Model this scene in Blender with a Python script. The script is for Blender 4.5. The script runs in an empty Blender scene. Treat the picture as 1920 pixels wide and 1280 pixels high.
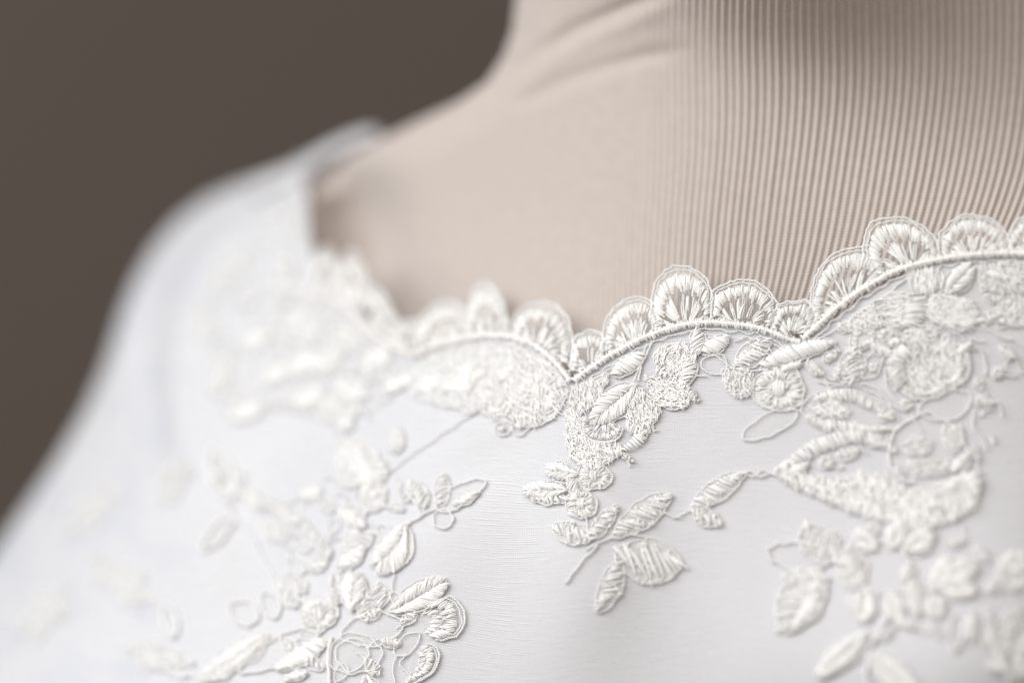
import bpy, math, random
import numpy as np
from mathutils import Matrix, Vector

random.seed(7)
rng = np.random.default_rng(7)
sc = bpy.context.scene

# ------------------------------------------------------------------ camera, light, exposure
DIST = 600.0                       # millimetres from lens to the plane of focus
MM = 0.001
cam_data = bpy.data.cameras.new("camera")
cam = bpy.data.objects.new("camera", cam_data)
sc.collection.objects.link(cam)
cam.location = (0, -DIST * MM, 0)
cam.rotation_euler = (math.radians(90), 0, 0)
cam_data.sensor_width = 36.0
cam_data.lens = 36.0 * DIST / 192.0
cam_data.clip_start = 0.01
cam_data.clip_end = 50
cam_data.dof.use_dof = True
cam_data.dof.focus_distance = DIST * MM
cam_data.dof.aperture_fstop = cam_data.lens / 36.0
cam_data.dof.aperture_blades = 0
sc.camera = cam

world = bpy.data.worlds.new("World")
sc.world = world
world.use_nodes = True
bg = world.node_tree.nodes["Background"]
bg.inputs[0].default_value = (1.0, 0.885, 0.78, 1)
bg.inputs[1].default_value = 0.32


def area(name, loc, target, size, power, col):
    d = bpy.data.lights.new(name, 'AREA')
    d.shape = 'RECTANGLE'
    d.size, d.size_y = size
    d.energy = power
    d.color = col
    o = bpy.data.objects.new(name, d)
    sc.collection.objects.link(o)
    o.location = loc
    v = Vector(target) - Vector(loc)
    o.rotation_euler = v.to_track_quat('-Z', 'Y').to_euler()
    return o


area("window_light", (-1.45, -0.46, 0.88), (0.0, 0.0, -0.02), (1.3, 1.3), 28.0, (0.95, 0.975, 1.0))
area("fill_light", (-0.55, -1.35, 1.35), (0.0, 0.0, -0.02), (1.8, 1.8), 22.0, (1.0, 0.98, 0.96))  # unseen soft fill lamp, added in place of some of the world light

sc.view_settings.view_transform = 'Standard'
sc.view_settings.look = 'None'
sc.view_settings.exposure = 0.0
sc.view_settings.gamma = 1.0
sc.view_settings.use_curve_mapping = False
sc.cycles.use_denoising = True
sc.cycles.max_bounces = 14
sc.cycles.diffuse_bounces = 10
sc.cycles.transparent_max_bounces = 16


# ------------------------------------------------------------------ materials
def mat(name):
    m = bpy.data.materials.new(name)
    m.use_nodes = True
    nt = m.node_tree
    return m, nt, nt.nodes, nt.links, nt.nodes["Principled BSDF"], nt.nodes["Material Output"]


def math_node(N, L, op, a, b=None, c=None):
    n = N.new("ShaderNodeMath")
    n.operation = op
    for i, v in enumerate((a, b, c)):
        if v is None:
            continue
        if isinstance(v, (int, float)):
            n.inputs[i].default_value = v
        else:
            L.new(v, n.inputs[i])
    return n.outputs[0]


def noise(N, L, vec, scale, detail=3.0, rough=0.5):
    n = N.new("ShaderNodeTexNoise")
    n.inputs["Scale"].default_value = scale
    n.inputs["Detail"].default_value = detail
    n.inputs["Roughness"].default_value = rough
    if vec is not None:
        L.new(vec, n.inputs["Vector"])
    return n.outputs["Fac"]


def ramp(N, L, fac, stops):
    r = N.new("ShaderNodeValToRGB")
    e = r.color_ramp.elements
    while len(e) < len(stops):
        e.new(0.5)
    for el, (p, c) in zip(e, stops):
        el.position = p
        el.color = (*c, 1)
    L.new(fac, r.inputs[0])
    return r.outputs[0]


def thread_material(name, c1, c2, rough=0.42, transl=0.22):
    m, nt, N, L, P, O = mat(name)
    tc = N.new("ShaderNodeTexCoord")
    f = noise(N, L, tc.outputs["Object"], 260.0, 2.0)
    col = ramp(N, L, f, [(0.3, c1), (0.7, c2)])
    L.new(col, P.inputs["Base Color"])
    P.inputs["Roughness"].default_value = rough
    P.inputs["Specular IOR Level"].default_value = 0.7
    P.inputs["Sheen Weight"].default_value = 0.15
    bn = N.new("ShaderNodeBump")
    bn.inputs["Strength"].default_value = 0.12
    bn.inputs["Distance"].default_value = 0.00006
    L.new(noise(N, L, tc.outputs["Object"], 7000.0, 2.0), bn.inputs["Height"])
    L.new(bn.outputs[0], P.inputs["Normal"])
    T = N.new("ShaderNodeBsdfTranslucent")
    L.new(col, T.inputs[0])
    mx = N.new("ShaderNodeMixShader")
    mx.inputs[0].default_value = transl
    L.new(P.outputs[0], mx.inputs[1])
    L.new(T.outputs[0], mx.inputs[2])
    L.new(mx.outputs[0], O.inputs[0])
    return m


M_THREAD = thread_material("rayon_thread", (0.92, 0.92, 0.905), (0.955, 0.955, 0.945), 0.32, 0.02)
M_CORD = thread_material("cord_thread", (0.93, 0.92, 0.90), (0.955, 0.945, 0.93), 0.32, 0.02)
M_ROPE = thread_material("edge_thread", (0.88, 0.885, 0.885), (0.93, 0.93, 0.93), 0.36, 0.02)


def sheer_material(name, col, dens, scale, rough=0.7):
    """net ground cloth: threads crossing with open pores between them (uv in millimetres)"""
    m, nt, N, L, P, O = mat(name)
    uv = N.new("ShaderNodeUVMap")
    sp = N.new("ShaderNodeSeparateXYZ")
    L.new(uv.outputs[0], sp.inputs[0])
    a = math_node(N, L, 'SINE', math_node(N, L, 'MULTIPLY', sp.outputs[0], scale))
    b = math_node(N, L, 'SINE', math_node(N, L, 'MULTIPLY', sp.outputs[1], scale))
    ab = math_node(N, L, 'MAXIMUM', a, b)
    nz = noise(N, L, uv.outputs[0], 1.2, 3.0)
    t = math_node(N, L, 'ADD', math_node(N, L, 'MULTIPLY', ab, 0.22), math_node(N, L, 'MULTIPLY', nz, 0.30))
    t = math_node(N, L, 'ADD', t, dens - 0.2)
    cl = N.new("ShaderNodeClamp")
    L.new(t, cl.inputs[0])
    cl.inputs[2].default_value = 0.97
    P.inputs["Base Color"].default_value = (*col, 1)
    P.inputs["Roughness"].default_value = rough
    T = N.new("ShaderNodeBsdfTranslucent")
    T.inputs[0].default_value = (*col, 1)
    mx = N.new("ShaderNodeMixShader")
    mx.inputs[0].default_value = 0.08
    L.new(P.outputs[0], mx.inputs[1])
    L.new(T.outputs[0], mx.inputs[2])
    tr = N.new("ShaderNodeBsdfTransparent")
    m2 = N.new("ShaderNodeMixShader")
    L.new(cl.outputs[0], m2.inputs[0])
    L.new(tr.outputs[0], m2.inputs[1])
    L.new(mx.outputs[0], m2.inputs[2])
    L.new(m2.outputs[0], O.inputs[0])
    return m


M_NET = sheer_material("lace_ground", (0.90, 0.90, 0.89), 0.72, 14.0)
M_NET_OPEN = sheer_material("open_net", (0.90, 0.90, 0.895), 0.16, 14.0)
M_NET_SOFT = sheer_material("soft_net", (0.90, 0.90, 0.89), 0.45, 14.0)
M_NET_EDGE = sheer_material("edge_net", (0.90, 0.90, 0.89), 0.17, 14.0)

# tulle overlay: even horizontal threads, finer upright ones
m, nt, N, L, P, O = mat("tulle")
uv = N.new("ShaderNodeUVMap")
sp = N.new("ShaderNodeSeparateXYZ")
L.new(uv.outputs[0], sp.inputs[0])
U, V = sp.outputs[0], sp.outputs[1]
warp = math_node(N, L, 'MULTIPLY', math_node(N, L, 'SUBTRACT', noise(N, L, uv.outputs[0], 0.025, 1.0), 0.5), 12.0)
Vw = math_node(N, L, 'ADD', V, warp)
h1 = math_node(N, L, 'SINE', math_node(N, L, 'MULTIPLY', Vw, 2 * math.pi / 0.42))
h2 = math_node(N, L, 'SINE', math_node(N, L, 'MULTIPLY', U, 2 * math.pi / 0.33))
comb = N.new("ShaderNodeCombineXYZ")
L.new(math_node(N, L, 'MULTIPLY', U, 0.09), comb.inputs[0])
L.new(Vw, comb.inputs[1])
slub = noise(N, L, comb.outputs[0], 2.2, 3.0)
patch = noise(N, L, uv.outputs[0], 0.06, 2.0)
h1 = math_node(N, L, 'POWER', math_node(N, L, 'MULTIPLY', math_node(N, L, 'ADD', h1, 1.0), 0.5), 3.0)
slub = math_node(N, L, 'MULTIPLY', math_node(N, L, 'MAXIMUM', math_node(N, L, 'SUBTRACT', slub, 0.38), 0.0), 4.0)
lines = math_node(N, L, 'MULTIPLY', h1, math_node(N, L, 'MULTIPLY', slub, patch))
fac = math_node(N, L, 'ADD', math_node(N, L, 'MULTIPLY', lines, 1.0), 0.03)
fac = math_node(N, L, 'ADD', fac, math_node(N, L, 'MULTIPLY', math_node(N, L, 'ADD', h2, 1.0), 0.11))
cl = N.new("ShaderNodeClamp")
L.new(fac, cl.inputs[0])
cl.inputs[2].default_value = 0.8
P.inputs["Base Color"].default_value = (0.86, 0.86, 0.87, 1)
P.inputs["Roughness"].default_value = 0.45
tr = N.new("ShaderNodeBsdfTransparent")
m2 = N.new("ShaderNodeMixShader")
L.new(cl.outputs[0], m2.inputs[0])
L.new(tr.outputs[0], m2.inputs[1])
L.new(P.outputs[0], m2.inputs[2])
L.new(m2.outputs[0], O.inputs[0])
M_TULLE = m

# satin lining
m, nt, N, L, P, O = mat("satin")
uv = N.new("ShaderNodeUVMap")
f = noise(N, L, uv.outputs[0], 0.035, 2.0)
c0 = ramp(N, L, f, [(0.35, (0.62, 0.626, 0.655)), (0.65, (0.65, 0.656, 0.68))])
sp = N.new("ShaderNodeSeparateXYZ")
L.new(uv.outputs[0], sp.inputs[0])
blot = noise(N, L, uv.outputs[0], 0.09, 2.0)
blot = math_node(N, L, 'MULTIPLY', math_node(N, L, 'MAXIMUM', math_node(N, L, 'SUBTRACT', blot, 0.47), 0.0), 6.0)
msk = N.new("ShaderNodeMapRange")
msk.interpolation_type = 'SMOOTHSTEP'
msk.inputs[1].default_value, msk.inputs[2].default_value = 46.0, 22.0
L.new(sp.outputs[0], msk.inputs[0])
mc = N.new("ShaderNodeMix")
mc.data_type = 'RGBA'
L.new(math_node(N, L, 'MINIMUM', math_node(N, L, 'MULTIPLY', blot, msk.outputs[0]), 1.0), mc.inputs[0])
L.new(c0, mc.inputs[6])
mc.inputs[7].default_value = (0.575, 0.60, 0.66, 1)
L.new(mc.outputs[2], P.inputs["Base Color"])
P.inputs["Roughness"].default_value = 0.5
P.inputs["Specular IOR Level"].default_value = 0.35
P.inputs["Sheen Weight"].default_value = 0.2
mp = N.new("ShaderNodeMapping")
mp.inputs["Scale"].default_value = (0.3, 6.0, 1)
L.new(uv.outputs[0], mp.inputs[0])
bn = N.new("ShaderNodeBump")
bn.inputs["Strength"].default_value = 0.03
bn.inputs["Distance"].default_value = 0.0001
L.new(noise(N, L, mp.outputs[0], 1.0, 2.0), bn.inputs["Height"])
L.new(bn.outputs[0], P.inputs["Normal"])
M_SATIN = m

# ribbed jersey cover of the dress form (uv: rib count, millimetres down)
m, nt, N, L, P, O = mat("ribbed_jersey")
uv = N.new("ShaderNodeUVMap")
sp = N.new("ShaderNodeSeparateXYZ")
L.new(uv.outputs[0], sp.inputs[0])
f = noise(N, L, uv.outputs[0], 0.5, 3.0)
L.new(ramp(N, L, f, [(0.3, (0.498, 0.44, 0.403)), (0.7, (0.532, 0.472, 0.434))]), P.inputs["Base Color"])
P.inputs["Roughness"].default_value = 0.8
P.inputs["Specular IOR Level"].default_value = 0.2
P.inputs["Sheen Weight"].default_value = 0.25
st = math_node(N, L, 'SINE', math_node(N, L, 'ADD', math_node(N, L, 'MULTIPLY', sp.outputs[1], 2 * math.pi / 0.55),
     math_node(N, L, 'MULTIPLY', math_node(N, L, 'SINE', math_node(N, L, 'MULTIPLY', sp.outputs[0], 2 * math.pi)), 1.2)))
bn = N.new("ShaderNodeBump")
bn.inputs["Strength"].default_value = 0.3
bn.inputs["Distance"].default_value = 0.0001
L.new(math_node(N, L, 'ADD', st, noise(N, L, uv.outputs[0], 9.0, 2.0)), bn.inputs["Height"])
L.new(bn.outputs[0], P.inputs["Normal"])
M_KNIT = m

m, nt, N, L, P, O = mat("painted_wall")
tc = N.new("ShaderNodeTexCoord")
f = noise(N, L, tc.outputs["Object"], 1.3, 3.0)
L.new(ramp(N, L, f, [(0.3, (0.088, 0.070, 0.059)), (0.7, (0.096, 0.077, 0.065))]), P.inputs["Base Color"])
P.inputs["Roughness"].default_value = 0.9
M_WALL = m


# ------------------------------------------------------------------ surface of the bust, in millimetres
# design coordinates: a = to the right, b = downwards, in tenths of a millimetre on the plane of focus
def P3(a, b, y):
    k = (DIST + y) / DIST
    return np.stack([(a - 960) * 0.1 * k, y * np.ones_like(a), (640 - b) * 0.1 * k], -1) * MM


def poly_dist(a, b, pts):
    a = np.asarray(a, float)
    b = np.asarray(b, float)
    best = np.full(a.shape, 1e9)
    tt = np.zeros(a.shape)
    n = len(pts) - 1
    for i in range(n):
        (x0, y0), (x1, y1) = pts[i], pts[i + 1]
        dx, dy = x1 - x0, y1 - y0
        t = np.clip(((a - x0) * dx + (b - y0) * dy) / (dx * dx + dy * dy), 0, 1)
        d = np.hypot(a - x0 - t * dx, b - y0 - t * dy)
        w = d < best
        best = np.where(w, d, best)
        tt = np.where(w, (i + t) / n, tt)
    return best, tt


DRESS_SIL = [(-420, 1690), (-150, 1250), (0, 1020), (50, 946), (105, 865), (160, 770), (200, 680), (228, 590),
             (255, 525), (292, 462), (335, 412), (390, 372), (450, 345), (510, 327), (575, 304)]
FORM_SIL = [(380, 470), (430, 400), (500, 362), (600, 318), (700, 268), (780, 228), (860, 190), (912, 154),
            (942, 108), (960, 60), (967, 0), (972, -160)]


def base_depth(a, b):
    d = (a - 1150) * 0.75 + (b - 850) * 0.66
    y = -0.03 * d + 0.1 * 70 * np.logaddexp(0, (-d - 200) / 70) + 1.5e-5 * np.minimum(d, 0) ** 2
    return y - 0.015 * 60 * np.logaddexp(0, (d - 20) / 60) + 3.2e-5 * np.maximum(0, d) ** 2 + 3e-5 * np.maximum(0, d - 430) ** 2


def roll(e, E, R):
    q = np.clip(1 - e / E, 0, 1)
    return R * (1 - np.sqrt(np.maximum(0, 1 - q * q)))


def hill(a, b, ca, cb, ra, rb, ang=0.0):
    c, s = math.cos(math.radians(ang)), math.sin(math.radians(ang))
    u = (a - ca) * c + (b - cb) * s
    v = -(a - ca) * s + (b - cb) * c
    return np.exp(-(u / ra) ** 2 - (v / rb) ** 2)


def groove(a, b, pts, w):
    d, t = poly_dist(a, b, pts)
    return np.exp(-(d / w) ** 2) * np.clip(np.minimum(t, 1 - t) * 6, 0, 1)


SLEEVE_FOLD = [(470, 350), (400, 390), (340, 440), (300, 510), (280, 600), (272, 700), (282, 800), (300, 880)]


def dress_depth(a, b):
    y = base_depth(a, b)
    e, _ = poly_dist(a, b, DRESS_SIL)
    y = y + roll(e, 260, 42)
    y = y + 9.0 * groove(a, b, SLEEVE_FOLD, 28)
    y = y - 3.0 * groove(a, b, [(p[0] + 55, p[1] + 35) for p in SLEEVE_FOLD], 34)
    y = y + 2.2 * hill(a, b, 590, 830, 130, 70, -20) + 2.2 * hill(a, b, 480, 1010, 70, 130, 10)
    y = y - 3.6 * hill(a, b, 1100, 1040, 120, 260, 10) + 1.0 * hill(a, b, 1180, 830, 110, 180, 15)
    y = y + 1.0 * hill(a, b, 900, 870, 150, 50, -25)
    y = y - 1.6 * hill(a, b, 360, 1150, 70, 200, 15)
    y = y - 27.0 * hill(a, b, 1950, 1330, 450, 350)
    return y


NECK_FOLD1 = [(905, 175), (950, 143), (1005, 103), (1090, 52), (1180, 12), (1280, -30)]
NECK_FOLD2 = [(955, 205), (1000, 182), (1050, 157), (1130, 128), (1210, 106), (1300, 92)]


def form_depth(a, b):
    be = 430 + 0.32 * (b - 430) + 0.68 * 60 * np.logaddexp(0, (b - 430) / 60)
    y = base_depth(a, be)
    gap = 4.2 + 10.0 / (1 + np.exp((a - 880) / 90)) + 2.0 * np.clip((b - 600) / 200, 0, 2)
    y = y + gap
    wt = 1 / (1 + np.exp((b - 330) / 70))
    y = y + 13 * (np.maximum(0, a - 1100) / 600) ** 2 * wt
    y = y - 22.0 * hill(a, b, 1420, -130, 360, 168, 6)
    e, _ = poly_dist(a, b, FORM_SIL)
    y = y + roll(e, 90, 13)
    y = y + 1.6 * groove(a, b, NECK_FOLD1, 17) + 1.0 * groove(a, b, NECK_FOLD2, 17)
    y = y - 0.5 * groove(a, b, [(p[0] + 14, p[1] + 24) for p in NECK_FOLD1], 18)
    y = y + 27.0 * hill(a, b, 660, 410, 75, 110, -15) + 8.0 * hill(a, b, 775, 600, 95, 75, 30)
    q = np.clip((650 - a) / 70, 0, 1)
    y = np.maximum(y, (dress_depth(np.minimum(a, 575), b) + 6) * q + y * (1 - q))
    return y


# lookup grids for everything that lies on the dress
GA = np.arange(-320, 2500, 5.0)
GB = np.arange(-100, 1700, 5.0)
_a, _b = np.meshgrid(GA, GB)
GY = dress_depth(_a, _b)
_p = P3(_a, _b, GY)
_du = np.gradient(_p, axis=1)
_dv = np.gradient(_p, axis=0)
GN = np.cross(_dv, _du)
GN /= np.linalg.norm(GN, axis=-1, keepdims=True)


def bil(G, a, b):
    u = np.clip((a - GA[0]) / 5.0, 0, len(GA) - 1.001)
    v = np.clip((b - GB[0]) / 5.0, 0, len(GB) - 1.001)
    i = u.astype(int)
    j = v.astype(int)
    fu = u - i
    fv = v - j
    if G.ndim == 3:
        fu = fu[..., None]
        fv = fv[..., None]
    return (G[j, i] * (1 - fu) + G[j, i + 1] * fu) * (1 - fv) + (G[j + 1, i] * (1 - fu) + G[j + 1, i + 1] * fu) * fv


LIFT = 0.0


def on_dress(a, b, h):
    """point of the dress front, h millimetres above the satin, and the normal there"""
    a = np.asarray(a, float)
    b = np.asarray(b, float)
    p = P3(a, b, bil(GY, a, b))
    n = bil(GN, a, b)
    return p + n * (np.asarray(h, float)[..., None] * MM), n


# ------------------------------------------------------------------ mesh helpers
def link(o):
    sc.collection.objects.link(o)
    return o


def mesh_obj(name, verts, faces, material, parent=None, uvs=None, smooth=True, kind=None):
    me = bpy.data.meshes.new(name)
    verts = np.ascontiguousarray(verts, np.float32).reshape(-1, 3)
    faces = np.ascontiguousarray(faces, np.int32)
    k = faces.shape[1]
    me.vertices.add(len(verts))
    me.vertices.foreach_set("co", verts.ravel())
    me.loops.add(faces.size)
    me.loops.foreach_set("vertex_index", faces.ravel())
    me.polygons.add(len(faces))
    me.polygons.foreach_set("loop_start", np.arange(0, faces.size, k, dtype=np.int32))
    me.polygons.foreach_set("loop_total", np.full(len(faces), k, np.int32))
    me.polygons.foreach_set("use_smooth", np.full(len(faces), smooth))
    if uvs is not None:
        l = me.uv_layers.new(name="UVMap")
        l.data.foreach_set("uv", np.ascontiguousarray(np.asarray(uvs, np.float32).reshape(-1, 2)[faces.ravel()]).ravel())
    me.update(calc_edges=True)
    me.validate()
    me.materials.append(material)
    o = link(bpy.data.objects.new(name, me))
    if parent is not None:
        o.parent = parent
        if parent.type == 'EMPTY':
            o.matrix_parent_inverse = Matrix.Translation(-parent.location)
    if kind:
        o["kind"] = kind
    return o


def grid_faces(nr, ncol):
    i = np.arange(nr - 1)[:, None] * ncol + np.arange(ncol - 1)[None]
    return np.stack([i, i + 1, i + 1 + ncol, i + ncol], -1).reshape(-1, 4)


def empty(name, label, cat):
    o = link(bpy.data.objects.new(name, None))
    o["label"] = label
    o["category"] = cat
    o.empty_display_size = 0.02
    return o


def smooth(pts, step=4.0):
    """Catmull-Rom through the points, resampled evenly"""
    p = np.asarray(pts, float)
    if len(p) == 2:
        n = max(2, int(np.hypot(*(p[1] - p[0])) / step) + 1)
        return p[0] + (p[1] - p[0]) * np.linspace(0, 1, n)[:, None]
    q = np.vstack([2 * p[0] - p[1], p, 2 * p[-1] - p[-2]])
    out = []
    t = np.linspace(0, 1, 13)[:-1, None]
    for i in range(1, len(q) - 2):
        p0, p1, p2, p3 = q[i - 1], q[i], q[i + 1], q[i + 2]
        out.append(0.5 * (2 * p1 + (p2 - p0) * t + (2 * p0 - 5 * p1 + 4 * p2 - p3) * t ** 2 + (3 * p1 - p0 - 3 * p2 + p3) * t ** 3))
    out.append(q[-2][None])
    c = np.vstack(out)
    s = np.concatenate([[0], np.cumsum(np.hypot(*np.diff(c, axis=0).T))])
    n = max(3, int(s[-1] / step) + 1)
    u = np.linspace(0, s[-1], n)
    return np.stack([np.interp(u, s, c[:, 0]), np.interp(u, s, c[:, 1])], -1)


def perp(p):
    t = np.gradient(p, axis=0)
    t /= np.linalg.norm(t, axis=1, keepdims=True) + 1e-9
    return np.stack([-t[:, 1], t[:, 0]], -1)


class Threads:
    """collects thread strokes lying on the dress, then builds them as one mesh of tapered tubes"""

    def __init__(self, sides=5):
        self.v, self.f, self.n, self.sides = [], [], 0, sides

    def strokes(self, A, B, H, R):
        """(n, k) arrays: design coordinates, height in mm, radius in mm"""
        A = np.atleast_2d(np.asarray(A, float))
        if A.size == 0:
            return
        B, H, R = (np.broadcast_to(np.asarray(x, float), A.shape) for x in (B, H, R))
        n, k = A.shape
        p, nn = on_dress(A, B, H)
        t = np.gradient(p, axis=1)
        t /= np.linalg.norm(t, axis=-1, keepdims=True) + 1e-12
        s = np.cross(t, nn)
        s /= np.linalg.norm(s, axis=-1, keepdims=True) + 1e-12
        w = np.cross(s, t)
        M = self.sides
        ph = np.arange(M) * 2 * math.pi / M + 0.3
        ring = p[:, :, None] + (R * MM)[:, :, None, None] * (np.cos(ph)[:, None] * s[:, :, None] + np.sin(ph)[:, None] * w[:, :, None])
        base = self.n + (np.arange(n)[:, None, None] * k + np.arange(k - 1)[None, :, None]) * M
        j = np.arange(M)[None, None]
        j2 = (j + 1) % M
        f = np.stack([base + j, base + j2, base + M + j2, base + M + j], -1).reshape(-1, 4)
        self.v.append(ring.reshape(-1, 3))
        self.f.append(f)
        self.n += n * k * M

    def stitches(self, P, Q, h0, bulge, r, k=6, jit=1.0):
        P = np.asarray(P, float).reshape(-1, 2)
        Q = np.asarray(Q, float).reshape(-1, 2)
        if len(P) == 0:
            return
        P = P + rng.normal(0, 0.9 * jit, P.shape)
        Q = Q + rng.normal(0, 0.9 * jit, Q.shape)
        d = Q - P
        d = np.stack([-d[:, 1], d[:, 0]], -1) / (np.hypot(d[:, 0], d[:, 1])[:, None] + 1e-6)
        o3 = np.array([-0.62, 0.0, 0.62])
        off = (d[:, None] * (o3 * r * 10)[None, :, None])
        hz = np.tile(np.array([0.0, 0.22 * r, 0.0]), len(P))[:, None]
        P = (P[:, None] + off + rng.normal(0, 0.35 * jit, off.shape)).reshape(-1, 2)
        Q = (Q[:, None] + off + rng.normal(0, 0.35 * jit, off.shape)).reshape(-1, 2)
        r = r * 0.46
        t = np.linspace(0, 1, k)[None]
        bend = rng.normal(0, 0.7 * jit, (len(P), 1)) * np.sin(math.pi * t)
        A = P[:, :1] * (1 - t) + Q[:, :1] * t + bend
        B = P[:, 1:] * (1 - t) + Q[:, 1:] * t + bend
        bl = 0.42 * bulge * np.repeat(rng.uniform(0.75, 1.2, len(P) // 3), 3)[:, None]
        h0 = np.repeat(h0, 3, axis=0) if np.ndim(h0) else h0
        H = h0 + hz + bl * np.sin(math.pi * t) ** 0.7 + rng.normal(0, 0.03 * jit, (len(P), 1))
        rr = r * rng.uniform(0.85, 1.2, (len(P), 1)) * (0.55 + 0.55 * np.sin(math.pi * np.clip(t, 0.04, 0.96)) ** 0.5)
        self.strokes(A, B, H, rr)

    def rope(self, pts, r, h, pitch=11.0, strands=2, wob=0.8, closed=False):
        c = smooth(pts, 1.6)
        n = len(c)
        nz = np.convolve(rng.normal(0, 1, n + 20), np.ones(9) / 9, 'same')[10:10 + n] * wob * 3
        pp = perp(c)
        c = c + pp * nz[:, None]
        s = np.arange(n) * 1.6
        for q in range(strands):
            ph = s * 2 * math.pi / pitch + q * 2 * math.pi / strands + nz * 0.5
            off = r * 0.55 if strands > 1 else 0
            A = c[:, 0] + pp[:, 0] * off * 10 * np.cos(ph)
            B = c[:, 1] + pp[:, 1] * off * 10 * np.cos(ph)
            self.strokes(A[None], B[None], (h + off * np.sin(ph))[None], np.full((1, n), r * (0.62 if strands > 1 else 1)))

    def band(self, pts, width, h0, bulge, r, pitch, slant=0.25, taper=None, jit=1.0):
        """satin stitch laid across a path"""
        c = smooth(pts, pitch)
        pp = perp(c)
        w = np.full(len(c), width / 2.0)
        if taper is not None:
            w = w * np.interp(np.linspace(0, 1, len(c)), np.linspace(0, 1, len(taper)), taper)
        t = np.gradient(c, axis=0)
        t /= np.linalg.norm(t, axis=1, keepdims=True) + 1e-9
        P = c + pp * w[:, None] + t * (w * slant)[:, None]
        Q = c - pp * w[:, None] - t * (w * slant)[:, None]
        self.stitches(P, Q, h0, bulge, r, jit=jit)

    def fill(self, poly, density, length, angle, r, h0, hj, spread=0.5):
        poly = np.asarray(poly, float)
        lo, hi = poly.min(0), poly.max(0)
        n = int((hi - lo).prod() * density)
        q = rng.uniform(lo, hi, (n, 2))
        q = q[inside(q, poly)]
        an = math.radians(angle) + rng.normal(0, spread, len(q))
        ln = length * rng.uniform(0.5, 1.3, len(q)) / 2
        d = np.stack([np.cos(an) * ln, np.sin(an) * ln], -1)
        P, Q = q - d, q + d
        k = 5
        t = np.linspace(0, 1, k)[None]
        A = P[:, :1] * (1 - t) + Q[:, :1] * t + rng.normal(0, length * 0.10, (len(q), 1)) * np.sin(math.pi * t)
        B = P[:, 1:] * (1 - t) + Q[:, 1:] * t + rng.normal(0, length * 0.10, (len(q), 1)) * np.sin(math.pi * t)
        H = h0 + rng.uniform(0, hj, (len(q), 1)) + 0.2 * np.sin(math.pi * t)
        self.strokes(A, B, H, r * rng.uniform(0.7, 1.3, (len(q), 1)) * (0.5 + 0.5 * np.sin(math.pi * np.clip(t, 0.05, 0.95))))

    def build(self, name, material, parent, kind="stuff"):
        if not self.v:
            return None
        return mesh_obj(name, np.vstack(self.v), np.vstack(self.f), material, parent, kind=kind)


def inside(q, poly):
    x, y = q[:, 0], q[:, 1]
    r = np.zeros(len(q), bool)
    j = len(poly) - 1
    for i in range(len(poly)):
        xi, yi = poly[i]
        xj, yj = poly[j]
        c = ((yi > y) != (yj > y)) & (x < (xj - xi) * (y - yi) / (yj - yi + 1e-12) + xi)
        r ^= c
        j = i
    return r


def sheet(name, outline, h, material, parent, dome=0.0):
    """thin cloth with this outline lying on the dress: rings shrinking to the middle"""
    o = np.asarray(outline, float)
    c = o.mean(0)
    rings, uvs = [], []
    fr = [1.0, 0.8, 0.55, 0.3, 0.02]
    for s in fr:
        q = c + (o - c) * s
        p, _ = on_dress(q[:, 0], q[:, 1], np.full(len(q), h + dome * (1 - s * s)))
        rings.append(p)
        uvs.append(q * 0.1)
    n = len(o)
    f = []
    for k in range(len(fr) - 1):
        i = np.arange(n)
        j = (i + 1) % n
        f.append(np.stack([k * n + i, k * n + j, (k + 1) * n + j, (k + 1) * n + i], -1))
    return mesh_obj(name, np.vstack(rings), np.vstack(f), material, parent, uvs=np.vstack(uvs))


# ------------------------------------------------------------------ the setting
wall = mesh_obj("wall", np.array([[-3, 1.15, -2], [3, 1.15, -2], [3, 1.15, 2.5], [-3, 1.15, 2.5]]), np.array([[0, 1, 2, 3]]), M_WALL, smooth=False)
wall["kind"] = "structure"

# ------------------------------------------------------------------ dress form
form = empty("dress_form", "dress form with beige ribbed knit cover, its neck bare above the white dress", "dress form")
form.location = (0.07, 0.12, -0.17)

RIB, CA, CR = 15.5, 1690.0, 800.0
ph_max = CR * math.asin((CA - 972) / CR) / RIB
phase_l = np.arange(-ph_max, 0, 1 / 8)
cols_l = CA + CR * np.sin(phase_l * RIB / CR)
phase_r = np.arange(0, 48, 1 / 8)
cols_r = CA + phase_r * RIB
cols_r = np.where(phase_r > 14, CA + 14 * RIB + 520 * np.sin(np.clip((phase_r - 14) * RIB / 520, 0, 1.5)), cols_r)
u_cols = np.concatenate([cols_l, cols_r])
phase = np.concatenate([phase_l, phase_r])
pl = RIB * math.cos(math.asin((CA - 972) / CR))
ph2 = phase[0] - np.arange(1, 6 * int(600 / pl)) / 6.0
u_cols = np.concatenate([(u_cols[0] + (ph2 - phase[0]) * pl)[::-1], u_cols])
phase = np.concatenate([ph2[::-1], phase])
sl_ = np.array(FORM_SIL)
sl_ = np.vstack([sl_[i] + (sl_[i + 1] - sl_[i]) * np.linspace(0, 1, max(2, int(np.hypot(*(sl_[i + 1] - sl_[i])) / 5)))[:-1, None] for i in range(5, len(sl_) - 1)])
u_new = np.unique(np.round(np.concatenate([u_cols, sl_[:, 0]]), 3))
phase = np.interp(u_new, u_cols, phase)
u_cols = u_new
amp = np.clip((u_cols - 930) / 420, 0, 1) ** 0.9 * np.clip((u_cols - 600) / 800, 0.4, 1)
top = np.interp(u_cols, [p[0] for p in FORM_SIL], [p[1] for p in FORM_SIL])
Bm = np.maximum(np.arange(-160, 900, 3.6)[:, None], top[None])
lean_s = 0.44 * np.clip((u_cols - 1130) / 800, 0, 1.15) ** 1.15
wob = 1.6 * np.sin(Bm / 55.0 + u_cols[None] / 140.0) * np.clip((u_cols[None] - 1000) / 200, 0, 1)
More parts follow.
